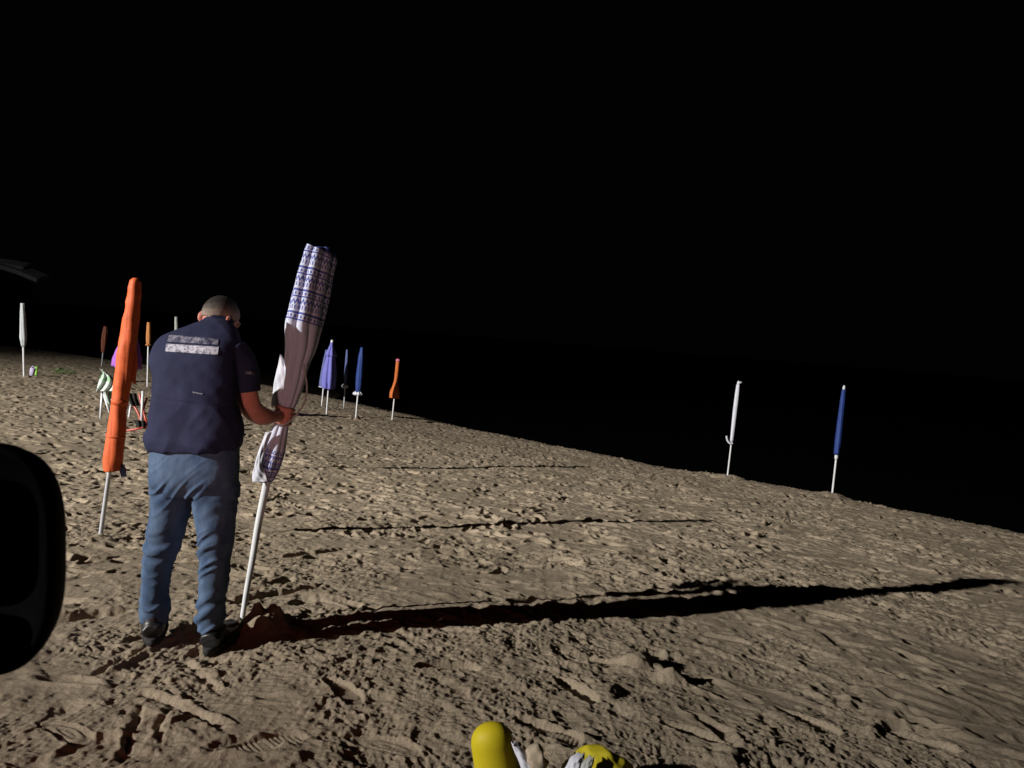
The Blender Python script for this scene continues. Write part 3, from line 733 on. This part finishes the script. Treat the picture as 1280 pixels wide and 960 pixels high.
decal('shirt_tag', shirt.data, [(240.5, 489.5), (253, 492), (253, 493.2), (240.5, 490.8)], M_['white'], shirt, 6, 1)
decal('sleeve_print', shirt.data, [(305, 463), (318, 465.5), (318, 469), (306, 467)], M_['print_dim'], shirt, 6, 2)
# boots
def boot(heel, ankle_px, ankle_Y, ang):
    """ankle boot with its heel toward the viewer"""
    d = Vector((math.sin(ang), math.cos(ang), 0)); s = Vector((d.y, -d.x, 0)); zb = heel.z
    bm = bmesh.new()
    prof = [(0, .042, .036, .05), (.03, .050, .046, .058), (.08, .051, .056, .066), (.14, .052, .042, .050), (.20, .056, .033, .040), (.25, .050, .026, .033), (.28, .034, .018, .024)]
    rings = [(heel + d * t + Vector((0, 0, h)), (w, hh)) for t, w, hh, h in prof]
    loft(bm, [r_[0] for r_ in rings], [r_[1] for r_ in rings], 22, ref=s)
    an = W(*ankle_px, ankle_Y); c0 = heel + d * .055 + Vector((0, 0, .05))
    loft(bm, [c0, c0.lerp(an, .6), an], [(.050, .056), (.054, .058), (.057, .058)], 22)
    me = fused(bm, .0055, 3); p = co(me); nn = nrm(me); setco(me, p + nn * (.003 * creases(p, 8, 40, 61) + .002 * vn3(p, (40, 40, 40), 62))[:, None])
    b = obj('boot', me, M_['leather'], man)
    bm = bmesh.new(); ring = []
    for lv, ex in ((-.012, .004), (.006, .008), (.020, .005)):
        rw = []
        for k in range(32):
            t = 2 * math.pi * k / 32; fwd = .14 + .148 * math.cos(t); wd = float(np.interp(fwd, (0, .06, .12, .2, .26, .29), (.042, .048, .045, .055, .048, .033)))
            rw.append(bm.verts.new(heel + d * (fwd - .003 + ex * math.cos(t)) + s * ((wd + ex) * math.sin(t)) + Vector((0, 0, lv))))
        ring.append(rw)
    for a_, b_ in zip(ring[:-1], ring[1:]):
        for k in range(32): bm.faces.new((a_[k], a_[(k + 1) % 32], b_[(k + 1) % 32], b_[k]))
    bm.faces.new(ring[0][::-1]); bm.faces.new(ring[-1]); obj('sole', bm, M_['rubber'], b)
boot(W(190, 804, 3.42), (193, 766), 3.49, -.36)
boot(W(260, 816, 3.38), (263, 778), 3.45, .02)

# ------------------------------------------------------------------ folding chairs behind the orange umbrella
def chair(label, Y, legs, fabric_rows, fabric_m, leg_m, extra_m=None, extra=()):
    b = W(legs[0][0][0], legs[0][0][1], Y); root = thing('folding_chair', label, 'beach chair', b, 'folding beach chairs')
    for seg in legs:
        dy = seg[2] if len(seg) > 2 else 0
        bm = bmesh.new(); tube(bm, [W(*seg[0], Y + dy), W(*seg[1], Y + dy + .08)], .022, 10); obj('leg', bm, M_[leg_m], root)
    for seg in extra:
        bm = bmesh.new(); sp = spline([tuple(W(x, y, Y + dd)) for x, y, dd in seg], 5); tube(bm, [Vector(q) for q in sp], .019, 10); obj('frame_tube', bm, M_[extra_m], root)
    for nm, rows, mm in fabric_rows:
        bm = bmesh.new(); g = []
        for i, (xl, xr_, y, dd) in enumerate(spline(rows, 5)):
            g.append([bm.verts.new(W(xl + (xr_ - xl) * k / 12, y, Y + dd + .05 * math.sin(k * 1.1 + i * .4))) for k in range(13)])
        for a_, b_ in zip(g[:-1], g[1:]):
            for k in range(12): bm.faces.new((a_[k], a_[k + 1], b_[k + 1], b_[k]))
        bmesh.ops.recalc_face_normals(bm, faces=bm.faces); bmesh.ops.solidify(bm, geom=bm.faces[:], thickness=.012); obj(nm, bm, M_[mm], root)
    return root
chair('folding chair with green and white patterned fabric, left of the orange umbrella', 14.6,
      [((125.5, 523), (128, 486)), ((141, 512), (133, 492), .3), ((147, 524), (143, 484), .1), ((137, 516), (129, 490), .4)],
      [('backrest', [(129, 129.8, 465, .1), (125, 143, 474, .05), (122, 143.5, 484, 0), (120, 143, 489, -.03)], 'towel'), ('seat', [(129, 143, 488, .12), (132, 144, 498, .25), (137, 144, 507, .3)], 'towel')], None, 'pole')
chair('red framed folding chair with black fabric, between the orange umbrella and the man', 13.6,
      [((158.5, 518), (159.5, 497)), ((161.5, 521.5), (163, 506)), ((177, 526), (178.5, 489))],
      [('seat', [(156, 170, 492, .15), (160, 172, 498, .05), (166, 176, 507, .1)], 'dark_cloth'), ('backrest', [(168, 181, 526, -.2), (172, 183, 536, -.25)], 'dark_cloth')], None, 'pole', 'red',
      ([(148, 540, -.3), (160, 538, -.3), (172, 536, -.3), (184, 533, -.25)], [(174, 492, .1), (177, 505, .05), (182, 524, 0), (184, 532, -.2)], [(184, 497, .2), (179, 512, .1), (178, 528, 0)], [(166, 505, .1), (172, 515, .05), (178, 530, 0)]))

# ------------------------------------------------------------------ small things far left
b = hit(44, 470)
bk = thing('toy_bucket', 'small pale lilac bucket on the sand by the far left white umbrella', 'toy', b)
s_ = b.y / 960
bm = bmesh.new(); loft(bm, [W(39, 471, b.y), W(40, 466, b.y), W(41, 461, b.y), W(41.2, 460, b.y)], [2.3 * s_, 2.9 * s_, 3.2 * s_, 2.6 * s_], 20, 5, .1); obj('bucket_body', bm, M_['toy_purple'], bk)
bm = bmesh.new(); sp = spline([tuple(W(38.4, 461, b.y)), tuple(W(41, 457.5, b.y)), tuple(W(44, 460.5, b.y))], 6); tube(bm, [Vector(q) for q in sp], .012, 8); obj('handle', bm, M_['toy_purple'], bk)
bm = bmesh.new(); c = W(45.6, 460.5, b.y + .3); ball(bm, c, (2.2 * s_, 2 * s_, 2.7 * s_), 16)
bmesh.ops.create_cone(bm, cap_ends=True, segments=10, radius1=.05, radius2=.03, depth=.22, matrix=Matrix.Translation(c - Vector((0, 0, .15))))
o = obj('toy_spade', bm, M_['toy_green']); tag(o, 'bright green toy spade head beside the pale lilac bucket', 'toy')
b = hit(77, 468); pl = thing('beach_plant', 'low creeping green plant on the dim sand at the far left', 'plant', b)
bm = bmesh.new()
for i in range(30):
    q = hit(64 + 26 * random.random() ** .9, 463 + 7 * random.random()); h = .03 + .07 * random.random(); a = random.uniform(0, 6.28); l = random.uniform(.12, .30)
    d = Vector((math.cos(a), math.sin(a), 0)); s2 = Vector((-d.y, d.x, 0)) * l * .22; q = q + Vector((0, 0, h * .4))
    vs = [bm.verts.new(q), bm.verts.new(q + d * l * .5 + s2 + Vector((0, 0, h))), bm.verts.new(q + d * l + Vector((0, 0, h * .7))), bm.verts.new(q + d * l * .5 - s2 + Vector((0, 0, h)))]; bm.faces.new(vs)
obj('leaves', bm, M_['leaf'], pl, False)
bm = bmesh.new()
for i in range(5):
    q = hit(66 + i * 5, 467); tube(bm, [q - Vector((0, 0, .05)), q + Vector((.1, 0, .06)), q + Vector((.3, .1, .04))], .01, 6)
obj('stems', bm, M_['leaf'], pl)

# ------------------------------------------------------------------ beach hut far left
HYY = 42.0
hut = thing('beach_hut', 'dark beach hut with a pale sheet roof at the far left', 'hut', W(-40, 437, HYY))
def slab(px_pts, y0, y1, th_):
    bm = bmesh.new(); a = [W(x, y, HYY) + Vector((0, y0, 0)) for x, y in px_pts]; b_ = [q + Vector((0, y1 - y0, .25)) for q in a]
    n = len(a); va = [bm.verts.new(q) for q in a]; vb = [bm.verts.new(q) for q in b_]
    va2 = [bm.verts.new(q - Vector((0, 0, th_))) for q in a]; vb2 = [bm.verts.new(q - Vector((0, 0, th_))) for q in b_]
    for i in range(n - 1):
        bm.faces.new((va[i], va[i + 1], vb[i + 1], vb[i])); bm.faces.new((va2[i], vb2[i], vb2[i + 1], va2[i + 1]))
        bm.faces.new((va[i], va2[i], va2[i + 1], va[i + 1])); bm.faces.new((vb[i], vb[i + 1], vb2[i + 1], vb2[i]))
    bm.faces.new((va[0], vb[0], vb2[0], va2[0])); bm.faces.new((va[-1], va2[-1], vb2[-1], vb[-1])); return bm
rf = obj('roof', slab([(-150, 300), (-60, 316), (0, 331), (22, 338), (46, 348)], 0, 1.1, .22), M_['roof'], hut, False)
obj('ridge_cap', slab([(-30, 325), (2, 328.5), (24, 333)], .35, 1.0, .13), M_['roof'], rf, False)
bm = bmesh.new(); c = W(-60, 395, HYY + 2.2); g0 = base(c.x, c.y); zt = W(-60, 343, HYY).z; box(bm, (c.x, c.y, (g0 - .6 + zt) / 2), (6.6, 4.0, zt - g0 + .6)); obj('wall', bm, M_['wood'], hut, False)
for px in (-135, -16):
    bm = bmesh.new(); q = W(px, 350, HYY - .3); g0 = float(base(q.x, q.y)); box(bm, (q.x, q.y, (q.z + g0 - .6) / 2), (.14, .14, q.z - g0 + .6)); obj('post', bm, M_['wood'], hut, False)

# ------------------------------------------------------------------ foreground: yellow float and bag
FY = 2.30; fs = FY / 960
fl = thing('rescue_float', 'smooth yellow round-ended float standing upright at the bottom edge', 'float', W(622, 1005, FY))
rows = []
for y in list(range(1020, 930, -8)) + [904.5 + 26 * (1 - math.sin(t)) for t in np.linspace(0, math.pi / 2, 16)]:
    k = 1.0 if y >= 930.5 else max(.02, 1 - ((930.5 - y) / 26) ** 2.3) ** (1 / 2.3)
    rows.append((611 + (y - 904.5) * .165, y, 27.5 * k * (1 + (y - 930) * .0008), 22 * k))
bm = bmesh.new(); loft(bm, [W(x, y, FY + .02) for x, y, a, c in rows], [(a * fs, c * fs) for x, y, a, c in rows], 48, cap=False)
bm.verts.ensure_lookup_table(); bmesh.ops.pointmerge(bm, verts=bm.verts[-48:], merge_co=W(611, 904.3, FY + .02)); obj('float_body', bm, M_['yellow'], fl)
sp2 = spline([(655, 1020), (651, 985), (645, 952), (638, 930)], 6)
bm = bmesh.new(); loft(bm, [W(x, y, FY + .045) for x, y in sp2], [(5 * fs, 13 * fs)] * (len(sp2) - 1) + [(2 * fs, 5 * fs)], 14); obj('edge_strip', bm, M_['beige'], fl)

BY = 2.22; bs = BY / 960
bag = thing('beach_bag', 'crumpled yellow and white bag lying open at the bottom edge, right of the float', 'bag', W(720, 990, BY))
def lump(name, c, r, m, seed, par=bag, amp=.028, sc=14, voxel=.006):
    bm = bmesh.new(); bmesh.ops.create_icosphere(bm, subdivisions=5, radius=1, matrix=Matrix.Translation(c) @ Matrix.Diagonal((*r, 1)))
    me = bpy.data.meshes.new(name); bm.to_mesh(me); bm.free(); p = co(me); nn = nrm(me)
    cr = np.abs(vn3(p, (sc, sc, sc), seed)); cr2 = np.abs(vn3(p, (sc * 2.3,) * 3, seed + 3))
    setco(me, p + nn * (amp * (.5 - cr) * 1.3 + amp * .5 * (.4 - cr2))[:, None]); return obj(name, me, m, par)
lump('bag_body', W(746, 984, BY + .06), (.112, .078, .115), M_['yellow_cloth'], 71, amp=.021, sc=17)
lump('bag_dark_inside', W(694, 1012, BY + .03), (.055, .06, .10), M_['dark_cloth'], 72, amp=.015)  # solid black lump in place of the shaded open inside
lump('canvas_flap', W(668, 972, BY), (.030, .032, .098), M_['beige'], 73, amp=.020, sc=24)
def BP(x, y, dd=0.0): return W(x, y, BY + dd - .012)
flap('white_flap', [(640, 643, 927, .02), (643, 653, 937, .01), (648, 662, 949, 0), (654, 672, 965, -.01), (658, 682, 990, -.02)], 'white', bag, BP, .012, 2, wob=.002)
flap('white_panel', [(723, 730, 939, 0), (715, 731, 945, -.02), (709, 728, 954, -.035), (702, 724, 968, -.05), (694, 720, 992, -.06)], 'white', bag, BP, .016, 4, wob=.0025)
flap('white_panel', [(738, 743, 945, -.035), (729, 741, 953, -.05), (724, 737, 965, -.06), (720, 734, 990, -.07)], 'pale', bag, BP, .010, 7, wob=.002)
# ------------------------------------------------------------------ the car the picture is taken from: door and wing mirror
car = thing('car', 'black wing mirror and door of the car at the left edge', 'car', (0, .45, float(base(0, .5))))
MYY = .80; ms = MYY / 960
def rrect(cx, cy, hw, hh, e, n=56):
    return [(cx + hw * math.copysign(abs(math.cos(t)) ** (2 / e), math.cos(t)), cy + hh * math.copysign(abs(math.sin(t)) ** (2 / e), math.sin(t))) for t in (2 * math.pi * k / n for k in range(n))]
bm = bmesh.new(); rings = []
for dy, k in ((-.004, .90), (-.010, .95), (-.008, .985), (.0, 1.0), (.012, .985), (.03, .93), (.05, .80), (.064, .5), (.068, .15)):
    rings.append([bm.verts.new(W(x, y, MYY) + Vector((0, dy, 0))) for x, y in rrect(-38, 699, 108 * k, 147 * k, 3.0)])
for a_, b_ in zip(rings[:-1], rings[1:]):
    for k in range(56): bm.faces.new((a_[k], a_[(k + 1) % 56], b_[(k + 1) % 56], b_[k]))
bm.faces.new(rings[-1]); bm.faces.new(rings[0][::-1])
wm = obj('wing_mirror', bm, M_['black_plastic'], car)
for nm, (cx, cy, hw, hh) in (('mirror_glass', (-50, 668, 82, 80)), ('wide_angle_glass', (-50, 790, 74, 34))):
    bm = bmesh.new(); vs = [bm.verts.new(W(x, y, MYY) + Vector((0, -.0125, 0))) for x, y in rrect(cx, cy, hw, hh, 4)]; f = bm.faces.new(vs)
    bmesh.ops.solidify(bm, geom=[f], thickness=.003); obj(nm, bm, M_['mirror'], wm, False)
bm = bmesh.new(); tube(bm, [W(-60, 810, MYY) + Vector((0, .04, 0)), W(-90, 870, .66), Vector((-.55, .42, CAMZ - .62))], [.03, .026, .035], 14); obj('mirror_arm', bm, M_['black_plastic'], wm)
bm = bmesh.new(); g0 = float(base(0, .45)); v = box(bm, (-.3, .44, (CAMZ - .55 + g0 + .35) / 2), (1.9, .10, CAMZ - .55 - g0 - .35)); bmesh.ops.bevel(bm, geom=bm.edges[:], offset=.03, segments=4, affect='EDGES')
dr = obj('door', bm, M_['car'], car)
bm = bmesh.new(); box(bm, (.3, .505, CAMZ - .75), (.2, .025, .035)); bmesh.ops.bevel(bm, geom=bm.edges[:], offset=.01, segments=3, affect='EDGES'); obj('handle', bm, M_['black_plastic'], dr)

# ------------------------------------------------------------------ light: night sky, a flood lamp on a mast, a red lamp on the car, two added fills
w = bpy.data.worlds.new('World'); scene.world = w; w.use_nodes = True
bg = w.node_tree.nodes['Background']; bg.inputs['Color'].default_value = (.8, .88, 1, 1); bg.inputs['Strength'].default_value = .0006

LAMP = Vector((-31.6, -14.6, 12.3 + CAMZ))
def spot(name, loc, aim, watts, col, size, half, blend):
    l = bpy.data.lights.new(name, 'SPOT'); l.energy = watts; l.color = col; l.shadow_soft_size = size; l.spot_size = R(2 * half); l.spot_blend = blend
    o = bpy.data.objects.new(name, l); COL.objects.link(o); o.location = loc
    o.rotation_euler = (Vector(aim) - Vector(loc)).to_track_quat('-Z', 'Y').to_euler(); return o
spot('flood_and_fill', LAMP, (-5.0, 17.0, -2.4 + CAMZ), 160000, (1.0, .968, .905), .17, 28, 1)
spot('flood_and_fill', LAMP + Vector((0, 0, .35)), (-8, 24, -1.0 + CAMZ), 4800, (.92, .95, 1.0), .17, 65, 1)       # wide weak fill added to lift the hut roof, no second head known
spot('red_lamp_and_fill', (-1.25, .55, CAMZ - .55), (-1.15, 3.2, CAMZ - 1.25), 17, (1, .20, .13), .06, 35, 1)
spot('red_lamp_and_fill', (-1.15, .45, CAMZ - .25), (-1.05, 3.6, CAMZ - .22), 92, (1, .55, .50), .06, 22, 1)  # added pinkish fill aimed at arm and canopy, not a known car lamp

# ------------------------------------------------------------------ picture
scene.view_settings.view_transform = 'Standard'; scene.view_settings.look = 'None'
scene.view_settings.exposure = 0; scene.view_settings.gamma = 1
scene.render.engine = 'CYCLES'
scene.cycles.max_bounces = 4; scene.cycles.diffuse_bounces = 2
